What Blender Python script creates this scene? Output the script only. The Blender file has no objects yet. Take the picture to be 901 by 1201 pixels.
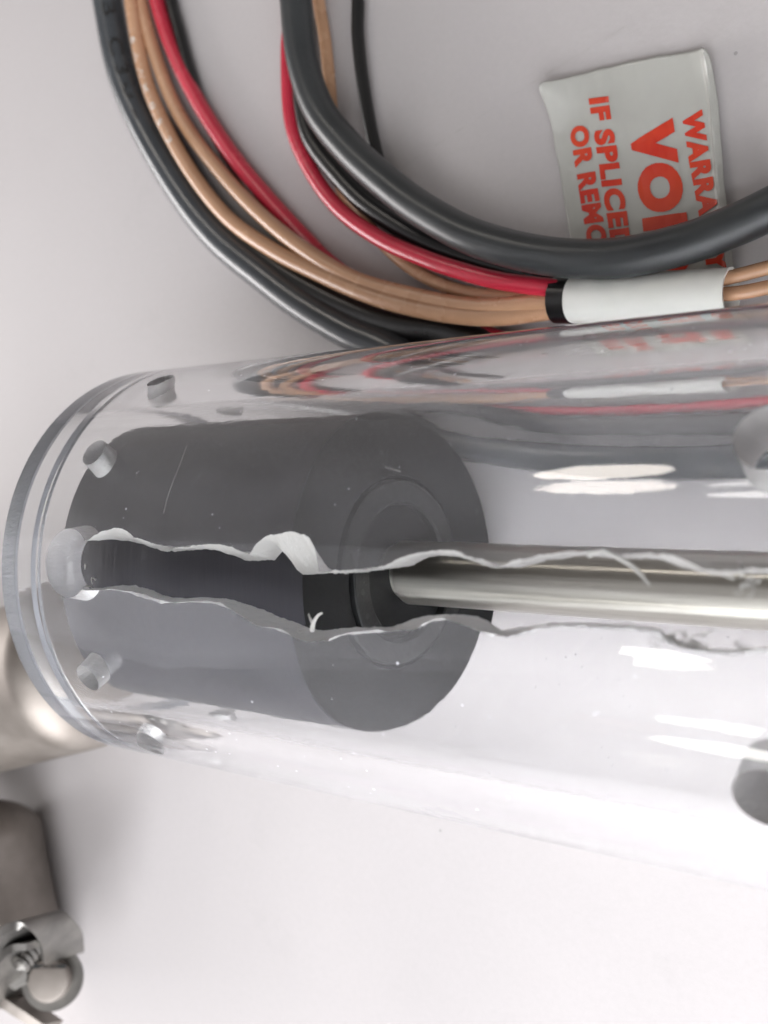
import bpy, bmesh, math, random
from mathutils import Vector, Matrix, noise
random.seed(7)
sc = bpy.context.scene
S = 0.05                       # outer radius of the acrylic tube in metres; lengths below are in tube radii
# ------------------------------------------------------------------ camera
CAM = Vector((2.86497, 0.28947, 3.86015))          # tube axis = X through the origin, Z up, table at Z = -1
F = 1277.0                                         # focal length in photo pixels (901 x 1201)
MR = Matrix(((0.78749327, -0.00762088, 0.61627613),
             (0.00600156, 0.99997096, 0.0046967),
             (-0.61629403, 0.0, 0.78751614)))
def W(p):
    return Vector((p[0] * S, p[1] * S, (p[2] + 1.0) * S))
cd = bpy.data.cameras.new('camera'); cam = bpy.data.objects.new('camera', cd)
sc.collection.objects.link(cam); sc.camera = cam
cam.matrix_world = Matrix.Translation(W(CAM)) @ MR.to_4x4()
cd.sensor_fit = 'VERTICAL'; cd.sensor_height = 36.0; cd.lens = 36.0 * F / 1201.0
cd.clip_start = 0.005; cd.clip_end = 200.0
cd.dof.use_dof = True; cd.dof.focus_distance = 4.5 * S; cd.dof.aperture_fstop = 16.0
sc.render.resolution_x = 768; sc.render.resolution_y = 1024
# ------------------------------------------------------------------ room light
w = bpy.data.worlds.new('World'); sc.world = w; w.use_nodes = True
bg = w.node_tree.nodes['Background']
bg.inputs[0].default_value = (1.0, 0.94, 0.90, 1); bg.inputs[1].default_value = 0.28
def area(name, pos, target, sx, sy, radiance, color=(1, 1, 1), shape='RECTANGLE', spread=180):
    l = bpy.data.lights.new(name, 'AREA'); l.shape = shape; l.spread = math.radians(spread)
    l.size = sx; l.size_y = sy; l.energy = radiance * math.pi * sx * sy * (math.pi / 4 if shape == 'ELLIPSE' else 1); l.color = color
    o = bpy.data.objects.new(name, l); sc.collection.objects.link(o)
    p = W(pos); o.location = p
    o.rotation_euler = (W(target) - p).to_track_quat('-Z', 'Y').to_euler()
    return o
area('window_light', (5, -26, 9), (0, 0, -1), 1.3, 0.7, 9.5, (0.955, 0.97, 1.0), 'ELLIPSE')
area('key_fill', (6.0, -10.5, 9.5), (0, -2.6, -1), 0.9, 0.68, 7.8, (0.955, 0.97, 1.0), 'ELLIPSE')  # added key light, no such lamp known; brightens the lower table
area('side_fill', (-30, -1, 7), (-2, 0, -1), 1.1, 0.42, 14.5, (1.0, 0.965, 0.955), 'ELLIPSE')  # added fill from the far left, brightens that side of the table
area('veil_fill', (-18, -5, 22), (0, 0, 0), 1.1, 1.4, 0.45, (0.95, 0.94, 1.0))  # added dim panel, its reflection lays a pale veil over the piston
area('ceiling_lamp', (-11.2, 19.2, 17.4), (0, 0, 0), 0.20, 0.13, 17, (1.0, 0.92, 0.84), 'ELLIPSE')
area('ceiling_lamp', (-6.5, -21.0, 14.5), (0, 0, 0), 0.26, 0.10, 15, (1.0, 0.97, 0.93), 'ELLIPSE')
vs = sc.view_settings
vs.view_transform = 'Standard'; vs.look = 'None'; vs.exposure = 0.0; vs.gamma = 1.0
cy = sc.cycles
cy.use_denoising = True; cy.max_bounces = 20; cy.transmission_bounces = 16; cy.glossy_bounces = 8
cy.sample_clamp_indirect = 25.0; cy.blur_glossy = 0.0

# ------------------------------------------------------------------ helpers
def ray(px, py):
    return (MR @ Vector(((px - 450.5) / F, -(py - 600.5) / F, -1.0))).normalized()
def at(px, py, h):
    d = ray(px, py); return CAM + d * ((h - CAM.z) / d.z)
def oncyl(px, py, r):
    d = ray(px, py); A = d.y**2 + d.z**2; B = CAM.y*d.y + CAM.z*d.z; C = CAM.y**2 + CAM.z**2 - r*r
    t = (-B - math.sqrt(max(B*B - A*C, 0))) / A
    p = CAM + d * t; return p.x, math.atan2(p.y, p.z)
def depth(p):
    return (CAM - Vector(p)).dot(MR.col[2])
def pxr(px, p):                 # radius in tube radii of something px wide standing at p
    return 0.5 * px * depth(p) / F

def link(o): sc.collection.objects.link(o)
def tag(o, label=None, cat=None, group=None, kind=None):
    if label: o['label'] = label
    if cat: o['category'] = cat
    if group: o['group'] = group
    if kind: o['kind'] = kind
    return o
def empty(name, loc):
    o = bpy.data.objects.new(name, None); link(o); o.location = W(loc); o.empty_display_size = 0.01
    o['_w'] = tuple(W(loc)); return o
def root_of(o):
    while o.parent: o = o.parent
    return o
def mesh(name, verts, faces, mat, parent=None, smooth=True, sharp=35, raw=False, origin=None):
    """verts in tube radii (world); children are stored relative to their thing's base"""
    me = bpy.data.meshes.new(name)
    V = [Vector(v) if raw else W(v) for v in verts]
    off = Vector((0, 0, 0))
    if parent is not None:
        off = root_of(parent).location.copy()
    elif origin is not None:
        off = W(origin)
    me.from_pydata([v - off for v in V], [], faces); me.validate()
    bm = bmesh.new(); bm.from_mesh(me); bmesh.ops.recalc_face_normals(bm, faces=bm.faces); bm.to_mesh(me); bm.free()
    for m in (mat if isinstance(mat, (list, tuple)) else [mat]): me.materials.append(m)
    if smooth:
        me.polygons.foreach_set('use_smooth', [True] * len(me.polygons)); me.set_sharp_from_angle(angle=math.radians(sharp))
    o = bpy.data.objects.new(name, me); link(o)
    if parent is not None: o.parent = parent
    elif origin is not None: o.location = off
    return o

# ------------------------------------------------------------------ materials
def newmat(name):
    m = bpy.data.materials.new(name); m.use_nodes = True
    nt = m.node_tree; b = nt.nodes['Principled BSDF']; return m, nt, b
def N(nt, t, **kw):
    n = nt.nodes.new(t)
    for k, v in kw.items(): setattr(n, k, v)
    return n
def coords(nt):
    return N(nt, 'ShaderNodeTexCoord').outputs['Object']
def noise_tex(nt, scale, detail=4, rough=0.55, vec=None, stretch=None):
    n = N(nt, 'ShaderNodeTexNoise'); n.inputs['Scale'].default_value = scale
    n.inputs['Detail'].default_value = detail; n.inputs['Roughness'].default_value = rough
    v = vec or coords(nt)
    if stretch:
        mp = N(nt, 'ShaderNodeMapping'); mp.inputs['Scale'].default_value = stretch
        nt.links.new(v, mp.inputs[0]); v = mp.outputs[0]
    nt.links.new(v, n.inputs['Vector']); return n.outputs['Fac']
def ramp(nt, fac, stops):
    r = N(nt, 'ShaderNodeValToRGB'); e = r.color_ramp.elements
    while len(e) < len(stops): e.new(0.5)
    for i, (p, c) in enumerate(stops): e[i].position = p; e[i].color = (*c, 1) if len(c) == 3 else c
    nt.links.new(fac, r.inputs[0]); return r.outputs[0]
def bump(nt, b, h, strength, dist):
    n = N(nt, 'ShaderNodeBump'); n.inputs['Strength'].default_value = strength; n.inputs['Distance'].default_value = dist
    nt.links.new(h, n.inputs['Height']); nt.links.new(n.outputs[0], b.inputs['Normal'])
def paint(name, c0, c1, scale, rough, metal=0.0, bump_s=0.0, bump_scale=None, stretch=None, spec=0.5, rvar=0.08):
    m, nt, b = newmat(name)
    f = noise_tex(nt, scale, stretch=stretch)
    nt.links.new(ramp(nt, f, [(0.3, c0), (0.7, c1)]), b.inputs['Base Color'])
    rr = N(nt, 'ShaderNodeMapRange'); rr.inputs['To Min'].default_value = max(rough - rvar, 0.02); rr.inputs['To Max'].default_value = rough + rvar
    nt.links.new(f, rr.inputs[0]); nt.links.new(rr.outputs[0], b.inputs['Roughness'])
    b.inputs['Metallic'].default_value = metal; b.inputs['Specular IOR Level'].default_value = spec
    if bump_s: bump(nt, b, noise_tex(nt, bump_scale or scale * 4, stretch=stretch), bump_s, 0.0004)
    return m
M = {}
M['table'] = paint('light_grey_laminate', (0.448, 0.425, 0.426), (0.473, 0.449, 0.450), 9, 0.5, bump_s=0.12, bump_scale=700, spec=0.3)
_nt = M['table'].node_tree; _b = _nt.nodes['Principled BSDF']                     # specks of grit and faint smudges
_v = N(_nt, 'ShaderNodeTexVoronoi'); _v.inputs['Scale'].default_value = 150; _nt.links.new(coords(_nt), _v.inputs['Vector'])
_sc = N(_nt, 'ShaderNodeSeparateColor'); _nt.links.new(_v.outputs['Color'], _sc.inputs[0])
_pw = N(_nt, 'ShaderNodeMath', operation='POWER'); _nt.links.new(_sc.outputs[0], _pw.inputs[0]); _pw.inputs[1].default_value = 14
_ml = N(_nt, 'ShaderNodeMath', operation='MULTIPLY'); _nt.links.new(_pw.outputs[0], _ml.inputs[0]); _ml.inputs[1].default_value = 0.075
_lt = N(_nt, 'ShaderNodeMath', operation='LESS_THAN'); _nt.links.new(_v.outputs['Distance'], _lt.inputs[0]); _nt.links.new(_ml.outputs[0], _lt.inputs[1])
_sm = N(_nt, 'ShaderNodeMapRange'); _sm.inputs['From Min'].default_value = 0.58; _sm.inputs['From Max'].default_value = 0.85; _sm.inputs['To Max'].default_value = 0.16
_nt.links.new(noise_tex(_nt, 28, 8, 0.75), _sm.inputs[0])
_k = N(_nt, 'ShaderNodeMath', operation='MULTIPLY'); _nt.links.new(_lt.outputs[0], _k.inputs[0]); _k.inputs[1].default_value = 0.55
_ad = N(_nt, 'ShaderNodeMath', operation='MAXIMUM'); _nt.links.new(_k.outputs[0], _ad.inputs[0]); _nt.links.new(_sm.outputs[0], _ad.inputs[1])
_mx = N(_nt, 'ShaderNodeMix', data_type='RGBA'); _nt.links.new(_ad.outputs[0], _mx.inputs[0])
_fg = N(_nt, 'ShaderNodeMapRange'); _fg.inputs['From Min'].default_value = 0.3; _fg.inputs['From Max'].default_value = 0.7; _fg.inputs['To Min'].default_value = 0.0; _fg.inputs['To Max'].default_value = 0.07
_nt.links.new(noise_tex(_nt, 520, 3, 0.8), _fg.inputs[0])
_a2 = N(_nt, 'ShaderNodeMath', operation='ADD'); _nt.links.new(_ad.outputs[0], _a2.inputs[0]); _nt.links.new(_fg.outputs[0], _a2.inputs[1]); _nt.links.new(_a2.outputs[0], _mx.inputs[0])
_src = _b.inputs['Base Color'].links[0].from_socket; _nt.links.new(_src, _mx.inputs[6]); _mx.inputs[7].default_value = (0.20, 0.19, 0.185, 1)
_nt.links.new(_mx.outputs[2], _b.inputs['Base Color'])
M['groove'] = paint('table_scratch', (0.36, 0.34, 0.33), (0.5, 0.48, 0.47), 300, 0.6)
M['black'] = paint('black_plastic', (0.014, 0.014, 0.019), (0.022, 0.0215, 0.027), 90, 0.52, bump_s=0.3, bump_scale=500, stretch=(1, 0.12, 0.12), rvar=0.06, spec=0.25)
M['blackface'] = paint('moulded_black_plastic', (0.004, 0.0045, 0.005), (0.010, 0.0105, 0.011), 260, 0.45, bump_s=0.4, bump_scale=700, rvar=0.1, spec=0.28)
M['face'] = paint('smooth_black_plastic', (0.004, 0.0045, 0.005), (0.008, 0.0085, 0.009), 140, 0.6, bump_s=0.15, bump_scale=900, spec=0.2)
M['pit'] = paint('pit_shadow', (0.006, 0.006, 0.006), (0.012, 0.012, 0.012), 300, 0.6)
M['sleeve'] = paint('white_heat_shrink', (0.66, 0.67, 0.63), (0.71, 0.71, 0.68), 90, 0.38, bump_s=0.25, bump_scale=160)
M['grey'] = paint('grey_cable_jacket', (0.036, 0.041, 0.047), (0.055, 0.061, 0.068), 60, 0.24, bump_s=0.1, bump_scale=300)
M['darkgrey'] = paint('dark_grey_cable_jacket', (0.024, 0.027, 0.029), (0.036, 0.039, 0.041), 60, 0.34, bump_s=0.1, bump_scale=300)
M['blackwire'] = paint('black_wire', (0.005, 0.005, 0.006), (0.010, 0.010, 0.010), 60, 0.30, bump_s=0.2, bump_scale=420)
M['tan'] = paint('tan_wire', (0.42, 0.235, 0.135), (0.50, 0.29, 0.175), 50, 0.26, bump_s=0.22, bump_scale=420)
M['red'] = paint('red_wire', (0.42, 0.018, 0.040), (0.52, 0.030, 0.058), 50, 0.26, bump_s=0.22, bump_scale=420)
M['print_dark'] = paint('dark_print', (0.012, 0.012, 0.013), (0.02, 0.02, 0.02), 300, 0.5)
M['print_white'] = paint('white_print', (0.6, 0.58, 0.54), (0.75, 0.72, 0.68), 300, 0.5)
M['tag'] = paint('label_film', (0.47, 0.47, 0.435), (0.53, 0.53, 0.50), 40, 0.22, bump_s=0.25, bump_scale=70, rvar=0.1)
M['ink'] = paint('red_ink', (0.50, 0.020, 0.012), (0.62, 0.060, 0.018), 55, 0.3)
_nt = M['tag'].node_tree; _o = _nt.nodes['Material Output']; _tr = N(_nt, 'ShaderNodeBsdfTransparent'); _ms = N(_nt, 'ShaderNodeMixShader'); _ms.inputs[0].default_value = 0.22
_nt.links.new(_nt.nodes['Principled BSDF'].outputs[0], _ms.inputs[1]); _nt.links.new(_tr.outputs[0], _ms.inputs[2]); _nt.links.new(_ms.outputs[0], _o.inputs[0])
def steel(name, c0, c1, rough, stretch, scale=200, bs=0.06):
    m = paint(name, c0, c1, scale, rough, metal=1.0, bump_s=bs, rvar=0.05, bump_scale=scale * 2, stretch=stretch); return m
M['rod'] = steel('brushed_steel_rod', (0.43, 0.415, 0.375), (0.54, 0.525, 0.485), 0.30, (0.04, 1, 1), 700, 0.012)
_nt = M['rod'].node_tree; _b = _nt.nodes['Principled BSDF']; _b.inputs['Anisotropic'].default_value = 0.92; _b.inputs['Anisotropic Rotation'].default_value = 0.25
_t = _nt.nodes.new('ShaderNodeTangent'); _t.direction_type = 'RADIAL'; _t.axis = 'X'; _nt.links.new(_t.outputs[0], _b.inputs['Tangent'])
M['steel'] = steel('satin_steel', (0.22, 0.195, 0.175), (0.33, 0.30, 0.275), 0.56, (1, 1, 1), 60)
M['darksteel'] = steel('dull_steel', (0.13, 0.125, 0.12), (0.24, 0.23, 0.215), 0.42, (1, 1, 1), 90)
def acrylic():
    m, nt, b = newmat('clear_acrylic')
    b.inputs['Base Color'].default_value = (0.985, 0.988, 0.99, 1)
    b.inputs['Transmission Weight'].default_value = 1.0; b.inputs['IOR'].default_value = 1.49; b.inputs['Roughness'].default_value = 0.0
    bump(nt, b, noise_tex(nt, 160, 5, 0.65, stretch=(0.25, 1, 1)), 0.06, 0.0004)
    out = nt.nodes['Material Output']
    d = N(nt, 'ShaderNodeBsdfDiffuse'); d.inputs[0].default_value = (0.78, 0.78, 0.83, 1)
    v = N(nt, 'ShaderNodeTexVoronoi'); v.inputs['Scale'].default_value = 420
    nt.links.new(coords(nt), v.inputs['Vector'])
    lt = N(nt, 'ShaderNodeMath', operation='LESS_THAN'); nt.links.new(v.outputs['Distance'], lt.inputs[0])
    sx = N(nt, 'ShaderNodeSeparateColor'); nt.links.new(v.outputs['Color'], sx.inputs[0])
    pw = N(nt, 'ShaderNodeMath', operation='POWER'); nt.links.new(sx.outputs[0], pw.inputs[0]); pw.inputs[1].default_value = 6
    ml = N(nt, 'ShaderNodeMath', operation='MULTIPLY'); nt.links.new(pw.outputs[0], ml.inputs[0]); ml.inputs[1].default_value = 0.13
    nt.links.new(ml.outputs[0], lt.inputs[1])
    k = N(nt, 'ShaderNodeMath', operation='MULTIPLY'); nt.links.new(lt.outputs[0], k.inputs[0]); k.inputs[1].default_value = 0.40
    # a thin film of dust and fine scratches plus a painted reflection veil, patchy and drawn out along the tube
    film = N(nt, 'ShaderNodeMapRange'); film.inputs['From Min'].default_value = 0.35; film.inputs['From Max'].default_value = 0.75
    film.inputs['To Min'].default_value = 0.018; film.inputs['To Max'].default_value = 0.065
    nt.links.new(noise_tex(nt, 45, 6, 0.7, stretch=(0.35, 1, 1)), film.inputs[0])
    ad = N(nt, 'ShaderNodeMath', operation='ADD'); nt.links.new(k.outputs[0], ad.inputs[0]); nt.links.new(film.outputs[0], ad.inputs[1]); k = ad
    mx = N(nt, 'ShaderNodeMixShader'); nt.links.new(k.outputs[0], mx.inputs[0])
    nt.links.new(b.outputs[0], mx.inputs[1]); nt.links.new(d.outputs[0], mx.inputs[2]); nt.links.new(mx.outputs[0], out.inputs[0])
    return m
M['acrylic'] = acrylic()
def frosted(name, base, rough, tw, diff):
    m, nt, b = newmat(name)
    b.inputs['Base Color'].default_value = (*base, 1); b.inputs['Roughness'].default_value = rough
    b.inputs['Transmission Weight'].default_value = tw; b.inputs['IOR'].default_value = 1.49
    bump(nt, b, noise_tex(nt, 700, 6, 0.75, stretch=(1, 1, 0.25)), 0.8, 0.0006)
    return m
M['frost'] = frosted('broken_acrylic_edge', (0.60, 0.595, 0.575), 0.36, 0.62, 0)
M['bigbore'] = frosted('rough_hole_wall', (0.86, 0.83, 0.82), 0.3, 0.8, 0)
M['sawn'] = frosted('sawn_acrylic_end', (0.30, 0.32, 0.36), 0.35, 0.5, 0)
M['bore'] = frosted('drilled_acrylic', (0.50, 0.485, 0.475), 0.5, 0.6, 0)

# ------------------------------------------------------------------ table
n = 60; ext = 60.0
tv = [(-ext, -ext, -1), (ext, -ext, -1), (ext, ext, -1), (-ext, ext, -1)]
table = tag(mesh('table', tv, [(0, 1, 2, 3)], M['table'], smooth=False), kind='structure')
def strip(name, pts, wd, h, mat, parent):
    V = []; Fc = []
    for i, (p, q) in enumerate(zip(pts, pts[1:] + [pts[-1] * 2 - pts[-2]])):
        t = (q - p).normalized(); nrm = Vector((-t.y, t.x, 0)) * wd * (0.6 + 0.4 * random.random())
        V += [p + nrm + Vector((0, 0, h)), p - nrm + Vector((0, 0, h))]
        if i: Fc.append((2*i-2, 2*i-1, 2*i+1, 2*i))
    return mesh(name, V, Fc, mat, parent, smooth=False)
hp = [(466, 199), (500, 178), (540, 152), (580, 126), (620, 100), (660, 75), (700, 52), (735, 30)]
strip('scratch', [at(x, y, -1) for x, y in hp], 0.0026, 0.0015, M['groove'], table)

# ------------------------------------------------------------------ acrylic tube with the broken slot
RI = 0.815; XL, XR = -1.617, 2.36
def lathe(profile, seg, axis='X'):
    V = []; Fc = []; n_ = len(profile)
    for j in range(seg):
        a = 2 * math.pi * j / seg
        for x, r in profile: V.append((x, r * math.sin(a), r * math.cos(a)))
    for j in range(seg):
        k = (j + 1) % seg
        for i in range(n_):
            i2 = (i + 1) % n_
            Fc.append((j*n_+i, j*n_+i2, k*n_+i2, k*n_+i))
    return V, Fc
# (x, r) closed profile: square outer lip, a shallow rebate inside the left end
prof = [(XL, 0.988), (XL + 0.012, 1.0), (XR - 0.012, 1.0), (XR, 0.988), (XR, 0.895), (XR - 0.10, 0.88), (XR - 0.10, RI),
        (XL + 0.19, RI), (XL + 0.185, RI + 0.028), (XL + 0.135, RI + 0.028), (XL + 0.13, RI), (XL + 0.012, RI), (XL, RI + 0.012)]
tube = mesh('acrylic_tube', *lathe(prof, 288), [M['acrylic'], M['sawn']], origin=(0, 0, -1))
for p in tube.data.polygons:                      # sawn end faces are matt
    if abs(p.normal.x) > 0.5: p.material_index = 1
tag(tube, 'clear acrylic tube with drilled holes and a jagged slot broken along its top', 'tube')

top_out = [(96,634),(103,634),(112,628),(120,623),(132,620),(143,620),(150,624),(157,630),(177,637),(203,643),(220,641),(233,639),(257,638),(270,641),(280,645),(293,651),
           (297,643),(300,638),(308,632),(317,627),(332,625),(347,624),(357,626),(363,630),(368,640),(371,652),(374,671),(400,670),(430,668),(450,665),(458,661),(467,655),(480,651),(497,648),(512,646),(527,646),
           (540,648),(550,652),(567,657),(583,664),(592,661),(600,658),(616,655),(633,652),(650,649),(667,647),(685,647),(700,645),(708,643),(716,648),(723,651),(740,651),(757,649),(776,650),(795,653),
           (810,660),(825,668),(845,671),(865,669),(882,666),(900,668),(960,676),(1010,672)]
top_in = [(130,635),(137,634),(142,632),(150,634),(167,638),(182,643),(197,647),(212,646),(227,646),(250,643),(262,646),(275,651),(288,657),(305,657.5),(322,657.5),(326,653),(330,648),(337,641),(345,635),(349,650),(352,664),(355,675),(400,672),
          (430,671),(450,668),(467,666),(483,663),(491,659),(500,655),(512,652),(523,651),(535,652),(547,655),(567,663),(583,667),(597,666),(612,666),(628,662),(640,657),(660,655),(673,653),(692,652),(711,653),
          (730,655),(757,655),(780,657),(798,664),(820,671),(850,676),(880,672),(901,674),(960,682),(1010,678)]
bot_out = [(96,692),(100,693),(118,692),(137,691),(152,693),(167,697),(185,702),(203,707),(220,706),(237,704),(250,706),(260,708),(272,715),(283,723),(295,730),(307,735),(320,736),(330,737),(338,742),(347,748),(363,753),(383,752),
           (394,744),(420,741),(444,739),(465,740),(483,739),(490,736),(499,731),(508,727),(518,725),(530,728),(545,733),(558,738),(572,743),(585,746),(598,748),(610,745),(620,741),(632,737),(650,735),(673,734),(700,736),(730,738),(755,739),(772,741),
           (782,749),(795,757),(810,762),(825,764),(845,766),(863,766),(880,765),(901,764),(960,768),(1010,772)]
bot_in = [(130,688),(145,687),(160,687),(175,691),(192,698),(210,703),(223,702),(237,701),(255,701),(268,703),(280,705),(295,710),(313,717),(325,723),(337,727),(345,730),(353,732),(370,740),(388,738),(405,737),(440,736),(471,735),
          (477,731),(483,727),(492,724),(502,722),(525,721),(545,721),(558,723),(572,728),(582,735),(592,741),(602,738),(613,734),(632,732),(650,731),(673,730),(700,731),(730,732),(755,734),(776,738),(790,748),(810,756),(830,760),(863,761),(901,760),(960,764),(1010,768)]
def edge(pts, r):
    L = sorted(oncyl(x, y, r) for x, y in pts)
    def f(X):
        if X <= L[0][0]: return L[0][1]
        for (x0, p0), (x1, p1) in zip(L, L[1:]):
            if X <= x1: return p0 + (p1 - p0) * (X - x0) / max(x1 - x0, 1e-6)
        return L[-1][1]
    return f
eTO, eTI, eBO, eBI = edge(top_out, 1.0), edge(top_in, RI), edge(bot_out, 1.0), edge(bot_in, RI)
X0s, X1s, STEP = -1.06, 2.06, 0.005
RAD = [0.70, RI - 0.012, 0.85, 0.88, 0.91, 0.94, 0.97, 1.012, 1.10]
V = []; Fc = []; nr = len(RAD)
def jag(x, k, sd):
    return (noise.noise((x * 16, k * 1.5, sd)) * 0.007 + noise.noise((x * 45, k * 3.0, sd + 9)) * 0.0055 + noise.noise((x * 130, k * 2.0, sd + 4)) * 0.0035
            + 0.016 * max(0.0, noise.noise((x * 9, k * 0.6, sd + 2)) - 0.38) * (1 if sd < 3 else -1))
nx = int((X1s - X0s) / STEP) + 1
for i in range(nx):
    X = X0s + i * STEP
    for fo, fi, sd in ((eTO, eTI, 1.0), (eBO, eBI, 5.0)):
        po, pi_ = fo(X), fi(X)
        for k, r in enumerate(RAD):
            t = (r - RI) / (1 - RI); t = min(max(t, -0.1), 1.1)
            ph = pi_ + (po - pi_) * t + jag(X, k, sd)
            V.append((X, r * math.sin(ph), r * math.cos(ph)))
    b = i * 2 * nr
    if i:
        a = b - 2 * nr
        for k in range(nr - 1):
            Fc.append((a+k, a+k+1, b+k+1, b+k)); Fc.append((a+nr+k, b+nr+k, b+nr+k+1, a+nr+k+1))
        Fc.append((a, b, b+nr, a+nr)); Fc.append((a+nr-1, a+2*nr-1, b+2*nr-1, b+nr-1))
for b in (0, (nx - 1) * 2 * nr):
    for k in range(nr - 1): Fc.append((b+k, b+k+1, b+nr+k+1, b+nr+k))
cut1 = mesh('cut', V, Fc, M['frost'], smooth=False)
def drills(items, mat):
    V = []; Fc = []
    for X, ph, r in items:
        n_ = Vector((0, math.sin(ph), math.cos(ph))); u_ = Vector((1, 0, 0)); v_ = n_.cross(u_); b = len(V); sg = 40
        for R_ in (0.6, 1.2):
            for j in range(sg):
                a = 2 * math.pi * j / sg; V.append(n_ * R_ + Vector((X, 0, 0)) + (u_ * math.cos(a) + v_ * math.sin(a)) * r)
        for j in range(sg): k = (j + 1) % sg; Fc.append((b+j, b+k, b+sg+k, b+sg+j))
        Fc.append(tuple(b + j for j in range(sg))); Fc.append(tuple(b + sg + j for j in range(sg)))
    return mesh('cut', V, Fc, mat, smooth=False)
R30 = math.radians(30)
c_big = drills([(-1.115, math.radians(2.2), 0.150)], M['bigbore'])
c_small = drills([(-1.125, k * R30 + math.radians(1.6), 0.066) for k in range(1, 12)] +
                 [(1.865, k * R30 - math.radians(0.6), 0.105) for k in range(1, 12)], M['bore'])
for c in (cut1, c_big, c_small):
    mo = tube.modifiers.new('cut', 'BOOLEAN'); mo.operation = 'DIFFERENCE'; mo.solver = 'EXACT'; mo.object = c
    mo.material_mode = 'TRANSFER'
dg = bpy.context.evaluated_depsgraph_get()
me = bpy.data.meshes.new_from_object(tube.evaluated_get(dg), preserve_all_data_layers=True, depsgraph=dg)
tube.modifiers.clear(); old = tube.data; tube.data = me; me.name = 'acrylic_tube'; bpy.data.meshes.remove(old)
for c in (cut1, c_big, c_small):
    m_ = c.data; bpy.data.objects.remove(c); bpy.data.meshes.remove(m_)
off = tube.location.copy(); nrm = [None] * len(me.loops); ax = S
me.set_sharp_from_angle(angle=math.radians(35))
def rad(co): return math.hypot(co.y, co.z + off.z - ax) / S
vr = [rad(v.co) for v in me.vertices]
for p in me.polygons:
    p.use_smooth = True
    isac = me.materials[p.material_index] == M['acrylic']
    rs = [vr[i] for i in p.vertices]
    sgn = 0
    if isac and min(rs) > 0.9995 and max(rs) < 1.0005: sgn = 1
    elif isac and min(rs) > RI - 0.0005 and max(rs) < RI + 0.0005: sgn = -1
    for li in p.loop_indices:
        if sgn:
            co = me.vertices[me.loops[li].vertex_index].co
            nrm[li] = Vector((0, co.y, co.z + off.z - ax)).normalized() * sgn
        else: nrm[li] = me.corner_normals[li].vector.copy()
me.normals_split_custom_set([tuple(x) for x in nrm])

# ------------------------------------------------------------------ tubes along a path
def catmull(P, nseg):
    out = []; Q = [P[0] * 2 - P[1]] + list(P) + [P[-1] * 2 - P[-2]]
    for i in range(1, len(Q) - 2):
        p0, p1, p2, p3 = Q[i-1:i+3]
        for k in range(nseg):
            t = k / nseg
            out.append(0.5 * ((2*p1) + (p2-p0)*t + (2*p0-5*p1+4*p2-p3)*t*t + (3*p1-p0-3*p2+p3)*t*t*t))
    out.append(Q[-2]); return out
def frames(C):
    out = []
    for i, p in enumerate(C):
        t = (C[min(i+1, len(C)-1)] - C[max(i-1, 0)]).normalized()
        s = t.cross(Vector((0, 0, 1)))
        s = s.normalized() if s.length > 1e-4 else Vector((1, 0, 0))
        out.append((p, t, s, s.cross(t).normalized()))
    return out
def sweep(C, rads, seg=20, caps=True):
    V = []; Fc = []
    for i, (p, t, s, u) in enumerate(frames(C)):
        r = rads[i] if isinstance(rads, list) else rads
        for j in range(seg):
            a = 2 * math.pi * j / seg; V.append(p + (s * math.cos(a) + u * math.sin(a)) * r)
        if i:
            a_ = (i-1)*seg; b_ = i*seg
            for j in range(seg): k = (j+1) % seg; Fc.append((a_+j, a_+k, b_+k, b_+j))
    if caps: Fc.append(tuple(range(seg))); Fc.append(tuple((len(C)-1)*seg + j for j in range(seg)))
    return V, Fc
def path(pts, nseg=10): return catmull([p if isinstance(p, Vector) else at(*p) for p in pts], nseg)

# ------------------------------------------------------------------ piston inside the tube
RB, RR = 0.713, 0.1395
pis = empty('piston', (0, 0, -1))
tag(pis, 'black plastic piston with a round steel rod, seen inside the clear tube', 'piston')
def lathe_open(profile, seg):
    V = []; Fc = []; n_ = len(profile)
    for j in range(seg):
        a = 2 * math.pi * j / seg
        for x, r in profile: V.append((x, r * math.sin(a), r * math.cos(a)))
    for j in range(seg):
        k = (j + 1) % seg
        for i in range(n_ - 1): Fc.append((j*n_+i, j*n_+i+1, k*n_+i+1, k*n_+i))
    return V, Fc
# head: body with a shallow dished face
mesh('head', *lathe_open([(-1.4255, 0.0001), (-1.4255, RB - 0.008), (-1.4175, RB), (0, RB), (0, 0.43), (-0.03, 0.42), (-0.03, 0.0001)], 160), [M['black'], M['face']], pis, sharp=30)
for p in pis.children[0].data.polygons:            # the end face has a deeper black and weaker bump than the side
    if p.normal.x > 0.5: p.material_index = 1
hub = mesh('hub', *lathe_open([(-0.03, 0.412), (0.008, 0.410), (0.014, 0.402), (0.014, 0.315), (0.004, 0.305), (-0.16, 0.290), (-0.16, 0.001)], 128), M['blackface'], pis, sharp=30)
for k in range(26):
    a = 2 * math.pi * (k + random.uniform(-.3, .3)) / 26; rr_ = random.uniform(0.328, 0.378); pr = random.uniform(0.006, 0.014)
    c = Vector((0.0152, rr_ * math.sin(a), rr_ * math.cos(a)))
    V = [c + Vector((0.0005, 0, 0))] + [c + Vector((0, math.cos(b*math.pi/4)*pr*random.uniform(.8, 1.2), math.sin(b*math.pi/4)*pr)) for b in range(8)]
    mesh('pit', V, [(0, 1+b, 1+(b+1) % 8) for b in range(8)], M['pit'], hub, smooth=False)
mesh('rod', *lathe_open([(-0.16, 0.001), (-0.16, RR*0.86), (-0.02, RR*0.86), (0.0, RR*0.98), (0.008, RR), (2.9, RR), (2.91, RR-0.01), (2.91, 0.001)], 96), M['rod'], pis, sharp=30)
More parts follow.
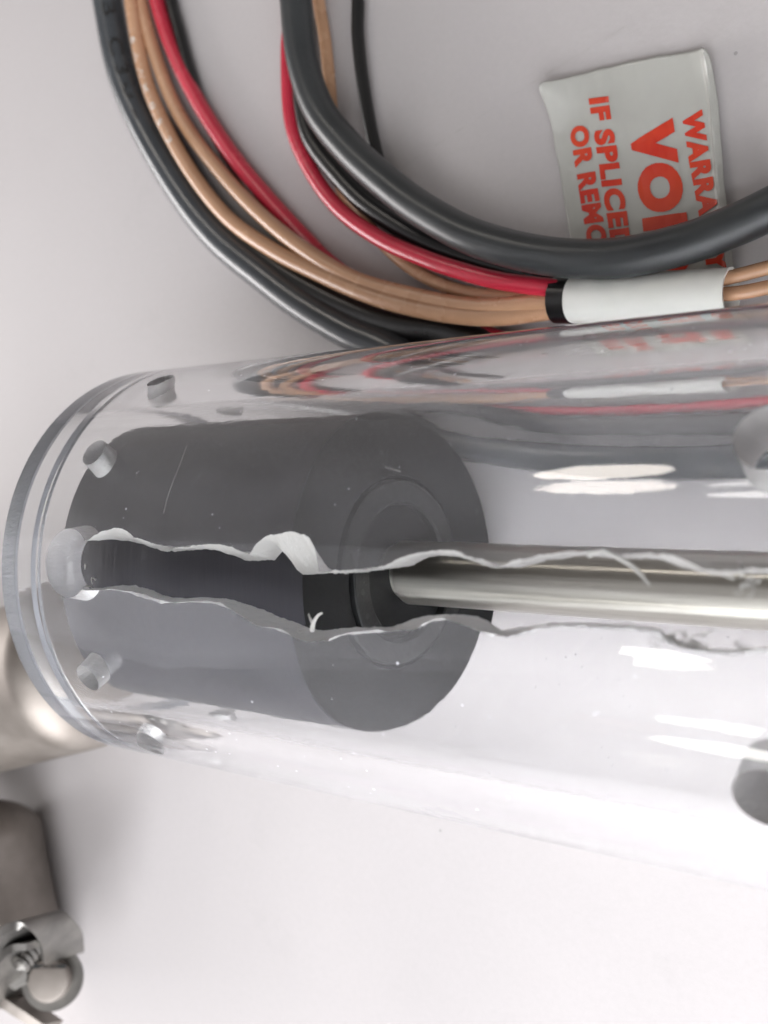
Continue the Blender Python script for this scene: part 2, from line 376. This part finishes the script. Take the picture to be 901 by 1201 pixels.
mesh('collar', *lathe_open([(-0.155, 0.20), (-0.06, 0.20), (-0.05, 0.19), (-0.05, RR*0.87)], 80), M['darksteel'], pis, sharp=30)

# ------------------------------------------------------------------ burrs left on the broken edges
def curl(p, sz, turns, rad_, seed):
    rnd = random.Random(seed); C = []; n_ = 22
    d = Vector((rnd.uniform(-1, 1), rnd.uniform(-1, 1), rnd.uniform(0.1, .8))).normalized()
    k = d.orthogonal().normalized(); k.rotate(Matrix.Rotation(rnd.uniform(0, 6.28), 3, d)); q = Vector(p)
    for i in range(n_):                       # a shaving that bends more and more towards its tip
        C.append(q.copy()); q = q + d * (sz * 2.2 / n_)
        ax_ = (k + 0.5 * Vector((noise.noise((seed, i * .35, 0)), noise.noise((seed, i * .35, 4)), noise.noise((seed, i * .35, 8))))).normalized()
        d.rotate(Matrix.Rotation(turns * 2 * math.pi / n_ * (0.3 + 1.4 * i / n_), 3, ax_))
    return sweep(C, [rad_ * (1.0 - 0.8 * i / n_) * (0.75 + 0.5 * rnd.random()) for i in range(n_)], 6)
def on(px, py, r): 
    x, ph = oncyl(px, py, r); return Vector((x, r * math.sin(ph), r * math.cos(ph)))
burrs = [(108, 688, 0.03, 0.6, 0.008, 3), (112, 680, 0.035, 0.5, 0.006, 5), (100, 664, 0.025, 0.7, 0.006, 6), (368, 733, 0.03, 0.3, 0.012, 8), (357, 738, 0.02, 0.5, 0.006, 9)]
for i in range(13): burrs.append((778 + random.random() * 48, 744 + random.random() * 14, random.uniform(.018, .034), random.uniform(.5, 1.1), random.uniform(.004, .009), 20 + i))
for i in range(8): burrs.append((858 + random.random() * 34, 676 + random.random() * 14, random.uniform(.02, .035), random.uniform(.4, .9), random.uniform(.005, .010), 50 + i))
for i in range(5): burrs.append((862 + random.random() * 30, 760 + random.random() * 4, random.uniform(.01, .02), random.uniform(.4, .9), 0.005, 70 + i))
for x, y, sz, tn, rd, sd in burrs:
    mesh('burr', *curl(on(x, y, 0.95), sz, tn, rd * 0.62, sd), M['frost'], tube)
# thin slivers still bridging the slot
def sliver(pts, wd, parent):
    C = catmull([on(x, y, 0.985) for x, y in pts], 8)
    mesh('sliver', *sweep(C, [wd * (1 - 0.7 * i / len(C)) for i in range(len(C))], 6), M['frost'], parent)
sliver([(708, 645), (724, 653), (742, 664), (752, 674), (762, 686)], 0.010, tube)
sliver([(690, 650), (700, 647), (711, 643)], 0.012, tube)
sliver([(366, 740), (368, 730), (373, 722), (378, 719)], 0.010, tube)

# hair scratches on the outside of the tube
for pts in ([(219, 523), (211, 545), (203, 565), (196, 585), (192, 602)], [(452, 548), (470, 553)]):
    L = catmull([on(x, y, 1.0007) for x, y in pts], 8); V = []; Fc = []
    for i, p in enumerate(L):
        t = (L[min(i+1, len(L)-1)] - L[max(i-1, 0)]).normalized(); nn = Vector((0, p.y, p.z)).normalized(); sd_ = t.cross(nn) * 0.0010 * (0.3 + random.random() * 0.7)
        V += [p + sd_, p - sd_]
        if i: Fc.append((2*i-2, 2*i-1, 2*i+1, 2*i))
    mesh('scratch', V, Fc, M['frost'], tube, smooth=False)

# ------------------------------------------------------------------ cables
def cable(name, pts, width_px, mat, label, cat, wref=None, group=None, taper=None):
    C = path(pts, 12)
    r = pxr(width_px, C[(wref if wref is not None else len(C) // 2)])
    base = min(C, key=lambda p: p.z)
    o = mesh(name, *sweep(C, r, 24), mat, origin=(C[0].x, C[0].y, -1))
    tag(o, label, cat, group); return o, C, r
def P3(x, y, z): return Vector((x, y, z))
cA, CA, rA = cable('grey_cable', [(118,-60,-.87),(126,0,-.87),(143,85,-.87),(173,156,-.87),(216,228,-.87),(258,280,-.87),(310,323,-.87),(357,358,-.87),(412,390,-.87),(470,418,-.87),P3(-.40,.82,-.87),P3(.2,.66,-.87),P3(.8,.60,-.87),P3(1.5,.62,-.87),P3(2.3,.8,-.87)],
   35, M['grey'], 'outermost thick grey cable of the coil, at the far left', 'cable', 24)
cable('black_cable', [(190,150,-.9),(245,238,-.9),(300,293,-.9),(350,330,-.9),(411,362,-.9),(470,382,-.9),(540,394,-.9),P3(.2,.93,-.9),P3(.8,.86,-.9),P3(1.5,.86,-.9),P3(2.3,1.0,-.9)], 34, M['blackwire'],
      'thick black cable nestled inside the outermost grey one, dipping behind the tube', 'cable', 40)
cB, CB, rB = cable('tan_wire', [(150,-60,-.86),(154,0,-.86),(167,75,-.86),(185,129,-.85),(220,195,-.84),(264,252,-.82),(313,289,-.80),(366,317,-.78),(433,346,-.76),(500,364,-.77),(570,372,-.80),(640,365,-.84),(690,358,-.84)], 17, M['tan'],
      'tan wire with white print running next to the outermost grey cable', 'wire', 40)
cable('tan_wire', [(160,-60,-.92),(165,0,-.92),(189,84,-.91),(215,142,-.90),(255,197,-.88),(300,246,-.84),(349,287,-.80),(411,325,-.78),(480,346,-.78),(560,360,-.80),(640,354,-.82),(690,352,-.82)], 17, M['tan'],
      'plain tan wire between the printed tan wire and the left red wire', 'wire', 40)
cable('red_wire', [(172,-60,-.93),(184,0,-.93),(203,58,-.93),(233,120,-.93),(273,182,-.93),(313,231,-.93),(353,275,-.93),(389,311,-.93),(440,344,-.93),(510,372,-.93),P3(.05,1.10,-.93),P3(.6,1.03,-.93),P3(1.2,1.02,-.93),P3(2.0,1.1,-.93)], 19, M['red'],
      'red wire curving down at the left, slipping under the tan wires', 'wire', 40)
cable('black_wire', [(196,-60,-.95),(201,0,-.95),(210,36,-.95),(222,80,-.95),(240,130,-.95),(275,196,-.95),(325,266,-.95),(380,325,-.95),(470,372,-.95)], 14, M['blackwire'],
      'thin black wire peeking out beside the left red wire', 'wire', 24)
cD, CD, rD = cable('dark_grey_cable', [(343,-60,-.72),(347,0,-.72),(355,72,-.72),(375,130,-.72),(411,176,-.71),(455,216,-.70),(500,249,-.69),(560,280,-.68),(640,300,-.68),(720,303,-.7),(800,287,-.74),(860,265,-.78),(901,246,-.8),(960,215,-.82)], 41, M['darkgrey'],
      'thickest dark grey cable arching across the white warning label', 'cable', 60)
cable('black_cable', [(352,20,-.93),(354,80,-.93),(357,125,-.92),(368,166,-.91),(402,210,-.9),(437,244,-.89),(500,283,-.88),(560,306,-.88),(620,322,-.88),(690,338,-.9)], 25, M['blackwire'],
      'black cable tucked against the lower side of the thickest dark grey cable', 'cable', 40)
cable('red_wire', [(348,-40,-.93),(342,20,-.93),(338,62,-.93),(342,142,-.92),(362,195,-.90),(397,244,-.86),(446,280,-.81),(500,304,-.78),(545,319,-.77),(589,330,-.77),(651,338,-.77),(690,341,-.77)], 18, M['red'],
      'red wire looping from beneath the dark grey cable into the white sleeve', 'wire', 40)
cable('tan_wire', [(370,-60,-.93),(374,0,-.93),(381,44,-.93),(386,89,-.93),(390,140,-.93),(393,190,-.93),(404,228,-.92),(424,255,-.91),(460,296,-.9),(500,325,-.88),(549,343,-.86),(611,349,-.84),(660,347,-.83),(690,347,-.83)], 15, M['tan'],
      'tan wire seen through the gap between the coil and the dark grey cable', 'wire', 40)
cable('black_wire', [(419,-60,-.93),(420,0,-.93),(420,44,-.93),(426,98,-.93),(437,160,-.93),(450,205,-.93),(475,250,-.93),(530,300,-.93),(600,330,-.92),(690,345,-.9)], 15.5, M['blackwire'],
      'single black wire standing apart inside the coil, right of the dark grey cable', 'wire', 24)
cable('tan_wire', [(840,329,-.83),(870,322,-.84),(901,314,-.86),(960,300,-.9)], 17, M['tan'], 'upper of two tan wires leaving the right end of the white sleeve', 'wire')
cable('tan_wire', [(840,346,-.83),(870,343,-.84),(901,337,-.86),(960,325,-.9)], 17, M['tan'], 'lower of two tan wires leaving the right end of the white sleeve', 'wire')
# white sleeve round the bundle, black ring at its end
C = catmull([at(x, y, h) for x, y, h in [(653,352,-.82),(700,351,-.82),(760,348,-.82),(820,345,-.82),(858,343,-.82)]], 16)
rs = pxr(55, C[20])
slv = empty('wire_sleeve', (C[0].x, C[0].y, -1))
tag(slv, 'white heat-shrink sleeve with a black end band gathering the wires', 'sleeve')
k0 = 7
def hollow(C, r, t):
    rr_ = r if isinstance(r, list) else [r] * len(C)
    Vo, Fo = sweep(C, rr_, 40, False); Vi, Fi = sweep(C, [q - t for q in rr_], 40, False); nv = len(Vo); n_ = len(C)
    Fc = Fo + [tuple(nv + i for i in reversed(f)) for f in Fi]
    for b in (0, (n_-1)*40):
        for j in range(40): k = (j+1) % 40; Fc.append((b+j, b+k, nv+b+k, nv+b+j))
    return Vo + Vi, Fc
mesh('sleeve', *hollow(C[k0-1:], [rs * (1 + 0.018 * math.sin(i * 0.21) + 0.01 * math.sin(i * 0.67)) for i in range(len(C) - k0 + 1)], 0.012), M['sleeve'], slv)
mesh('end_band', *hollow(C[:k0+1], rs * 1.03, 0.02), M['blackwire'], slv)

# printing that follows a cable
def text_mesh(body, offset, cuts=0):
    cu = bpy.data.curves.new('lettering', 'FONT'); cu.body = body; cu.offset = offset; cu.resolution_u = 6; cu.space_character = 1.0 + offset * 2.2; cu.space_word = 0.8
    o = bpy.data.objects.new('lettering', cu); link(o); bpy.context.view_layer.update()
    dg = bpy.context.evaluated_depsgraph_get()
    m_ = bpy.data.meshes.new_from_object(o.evaluated_get(dg)); 
    if cuts:                                  # enough points for the ink to follow the creased film
        bm = bmesh.new(); bm.from_mesh(m_); bmesh.ops.triangulate(bm, faces=bm.faces)
        for _ in range(cuts):
            ed = [e for e in bm.edges if e.calc_length() > 0.09]
            if ed: bmesh.ops.subdivide_edges(bm, edges=ed, cuts=1); bmesh.ops.triangulate(bm, faces=bm.faces)
        bm.to_mesh(m_); bm.free()
    V = [v.co.copy() for v in m_.vertices]; Fc = [tuple(p.vertices) for p in m_.polygons]
    bpy.data.objects.remove(o); bpy.data.curves.remove(cu); bpy.data.meshes.remove(m_)
    return V, Fc
def print_on(body, C, r, i0, length, cap, ang, mat, parent, flip=1):
    V, Fc = text_mesh(body, 0.012); x0 = min(v.x for v in V); x1 = max(v.x for v in V); h = max(v.y for v in V)
    fr = frames(C); acc = [0.0]
    for a, b in zip(C, C[1:]): acc.append(acc[-1] + (b - a).length)
    out = []
    for v in V:
        d = acc[i0] + (v.x - x0) / (x1 - x0) * length
        i = max(k for k in range(len(C)) if acc[k] <= d); i = min(i, len(C) - 2); t = (d - acc[i]) / (acc[i+1] - acc[i])
        p = C[i].lerp(C[i+1], t); s = fr[i][2].lerp(fr[i+1][2], t); u = fr[i][3].lerp(fr[i+1][3], t)
        a = ang + flip * (v.y / h - 0.5) * cap / r
        out.append(p + (s * math.cos(a) + u * math.sin(a)) * (r * 1.012))
    mesh('print', out, Fc, mat, parent, smooth=False)
print_on('3 I B   C 3 U L', CA, rA, 6, 1.25, 0.085, math.radians(138), M['print_dark'], cA)
print_on('I 6  A W M I 0 I 5  I 2', CB, rB, 18, 0.95, 0.035, math.radians(100), M['print_white'], cB)

# ------------------------------------------------------------------ warning label
TL, TR, BR = at(640, 102, -.965), at(835, 58, -.965), at(864, 372, -.965)
pn = (TR - TL).cross(BR - TL).normalized()
def onlabel(px, py, lift=0.0):
    d = ray(px, py); t = (TL - CAM).dot(pn) / d.dot(pn); p = CAM + d * t
    return p
def curlz(px, py):                                   # the free corner and edge lift a little
    a = max(0.0, 1 - math.hypot(px - 640, py - 105) / 60.0); b = max(0.0, (92 - py + (px - 640) * -0.2) / 40.0)
    c = max(0.0, 1 - math.hypot(px - 833, py - 62) / 45.0)
    return 0.10 * a * a + 0.03 * c * c + 0.016 * noise.noise((px * 0.018, py * 0.018, 2.0)) + 0.007 * abs(noise.noise((px * 0.06, py * 0.02, 6.0))) + 0.022 * math.exp(-((px - 829 - (py - 60) * 0.1) / 3.0) ** 2)
lab = empty('warning_label', (onlabel(740, 200).x, onlabel(740, 200).y, -1))
tag(lab, 'white label with bold red warning text, beneath the dark grey cable', 'label')
nu, nv_ = 80, 96; V = []; Fc = []
for j in range(nv_ + 1):
    for i in range(nu + 1):
        u_ = i / nu; v_ = j / nv_
        x = (640 + (835 - 640) * u_) * (1 - v_) + (688 + (866 - 688) * u_) * v_
        y = (101 + (58 - 101) * u_) * (1 - v_) + (392 + (366 - 392) * u_) * v_
        # rounded corners on the free edge, slightly uneven sides
        if v_ < 0.06: 
            k = 1 - v_ / 0.06; e = 0.045 * (1 - math.sqrt(max(0, 1 - k * k)))
            cxm = (640 + 835) / 2; x = x + (cxm - x) * e * 2 * abs(u_ - 0.5) * 2
        y += -6 * math.sin(u_ * math.pi) * (1 - v_) + 0.8 * noise.noise((u_ * 9, 0, 3)) * (1 - v_)
        x += 1.2 * noise.noise((v_ * 7, 3, 3 * round(u_)))
        V.append(onlabel(x, y) + pn * (curlz(x, y)) * (1 if pn.z > 0 else -1))
for j in range(nv_):
    for i in range(nu):
        a = j * (nu + 1) + i; Fc.append((a, a + 1, a + nu + 2, a + nu + 1))
film = mesh('film', V, Fc, M['tag'], lab)
so = film.modifiers.new('thickness', 'SOLIDIFY'); so.thickness = 0.00022; so.offset = 0
def words(body, b0, b1, cap, offset=0.03):
    """baseline runs from photo point b0 to b1; letters rise to the right of it"""
    V, Fc = text_mesh(body, offset, 3); x0 = min(v.x for v in V); x1 = max(v.x for v in V); h = max(v.y for v in V); y0 = min(v.y for v in V)
    e1 = Vector((b1[0] - b0[0], b1[1] - b0[1])); e2 = Vector((e1.y, -e1.x)).normalized()
    out = []
    sg = 1 if pn.z > 0 else -1
    for v in V:
        t = (v.x - x0) / (x1 - x0); q = e2 * cap * (v.y - y0) / (h - y0)
        X, Y = b0[0] + e1.x * t + q.x, b0[1] + e1.y * t + q.y
        out.append(onlabel(X, Y) + pn * sg * (curlz(X, Y) + 0.007))
    mesh('lettering', out, Fc, M['ink'], lab, smooth=False)
words('WARRANTY', (800, 133), (831, 321), 25, 0.06)
words('VOID', (737, 146), (763, 328), 54, 0.07)
words('IF SPLICED', (692, 117), (719, 296), 23.5, 0.055)
words('OR REMOVED', (668, 150), (702, 352), 23, 0.055)

# ------------------------------------------------------------------ steel pieces at the lower left
def capsule(P, r0, mat, name, parent, seg=48, dome=0.6):
    n_ = 40; C = catmull(P, n_); L = len(C); rads = []
    acc = 0.0
    for i, p in enumerate(C):
        if i: acc += (C[i] - C[i-1]).length
        t = min(acc / (dome * r0), 1.0); rads.append(r0 * math.sqrt(max(1 - (1 - t)**2, 0.0004)))
    return mesh(name, *sweep(C, rads, seg), mat, parent)
can = empty('steel_canister', tuple(at(20, 850, -1)))
tag(can, 'smooth rounded steel canister end on the table behind the tube rim', 'canister')
capsule([at(128, 770, -.45), at(60, 792, -.45), at(-60, 830, -.45), at(-260, 890, -.45)], 0.54, M['steel'], 'shell', can)
clp = empty('pipe_clamp', tuple(at(20, 1080, -1)))
tag(clp, 'dull steel clamp with a slotted screw in the lower left corner', 'clamp')
capsule([at(-40, 940, -.5), at(-32, 1000, -.5), at(-22, 1060, -.5), at(-10, 1120, -.5), at(-6, 1160, -.5)], 0.50, M['steel'], 'strap', clp)
def plate(P, wdir, wd, th, mat, name, parent):
    C = catmull(P, 8); V = []; Fc = []
    wv = Vector(wdir).normalized() * wd
    for i, p in enumerate(C):
        t = (C[min(i+1, len(C)-1)] - C[max(i-1, 0)]).normalized(); nn = t.cross(wv).normalized() * th
        V += [p + wv + nn, p - wv + nn, p - wv - nn, p + wv - nn]
        if i:
            a = 4*i-4; b = 4*i
            for j in range(4): k = (j+1) % 4; Fc.append((a+j, a+k, b+k, b+j))
    Fc += [(0, 1, 2, 3), tuple(len(V) - 4 + j for j in range(4))]
    return mesh(name, V, Fc, mat, parent, sharp=40)
lug = plate([at(8, 1120, .05), at(28, 1086, .06), at(52, 1080, .0), at(70, 1096, -.15), at(74, 1120, -.3)], (0.1, 0.1, 1), 0.16, 0.025, M['darksteel'], 'lug', clp)
plate([at(4, 1172, -.1), at(14, 1130, .0), at(32, 1108, .0), at(55, 1104, -.1)], (0.1, 0.1, 1), 0.14, 0.022, M['darksteel'], 'lug', clp)
plate([at(-10, 1180, -.2), at(8, 1172, -.15), at(30, 1184, -.2), at(60, 1204, -.3)], (0.3, 0.3, 1), 0.10, 0.03, M['steel'], 'strap_end', clp)
def disc_stack(c, axis, prof, mat, name, parent, seg=40):
    axis = Vector(axis).normalized(); u_ = axis.orthogonal().normalized(); v_ = axis.cross(u_); V = []; Fc = []; n_ = len(prof)
    for j in range(seg):
        a = 2*math.pi*j/seg
        for x, r in prof: V.append(c + axis * x + (u_ * math.cos(a) + v_ * math.sin(a)) * r)
    for j in range(seg):
        k = (j+1) % seg
        for i in range(n_-1): Fc.append((j*n_+i, j*n_+i+1, k*n_+i+1, k*n_+i))
    return mesh(name, V, Fc, mat, parent, sharp=30)
axd = (0.62, 0.30, 0.72); sp = at(60, 1149, -.25)
disc_stack(sp - Vector(axd) * 0.05, axd, [(-0.3, .001), (-0.3, .10), (-0.02, .10), (-0.02, .19), (.02, .19), (.02, .001)], M['darksteel'], 'washer', clp)
disc_stack(at(22, 1140, -.2), (0.75, 0.25, 0.6), [(-.16, .001), (-.16, .085), (.16, .085), (.17, .075), (.17, .001)], M['darksteel'], 'nut', clp, 6)
disc_stack(at(34, 1118, -.05), (0.2, -0.5, 0.85), [(-.2, .001)] + [(-.2 + .02 * q, .055 if q % 2 else .066) for q in range(16)] + [(.12, .001)], M['darksteel'], 'bolt', clp, 24)
scr = disc_stack(sp, axd, [(-0.05, .001), (-0.05, .128), (.065, .128), (.08, .12), (.084, .10), (.084, .001)], M['steel'], 'screw', clp)
A_ = Vector(axd).normalized(); sd = (Vector(MR.col[0]) - A_ * A_.dot(Vector(MR.col[0]))).normalized(); su = A_.cross(sd)
c = sp + su * 0.085 * (1 if su.y > 0 else -1) + A_ * 0.062
V = [c + sd * a * 0.10 + su * b * 0.012 + A_ * d * 0.022 for a in (-1, 1) for b in (-1, 1) for d in (-1, 1)]
mesh('slot', V, [(0,1,3,2),(4,6,7,5),(0,4,5,1),(2,3,7,6),(0,2,6,4),(1,5,7,3)], M['pit'], scr, smooth=False)
for o in bpy.data.objects:
    if '_w' in o: del o['_w']
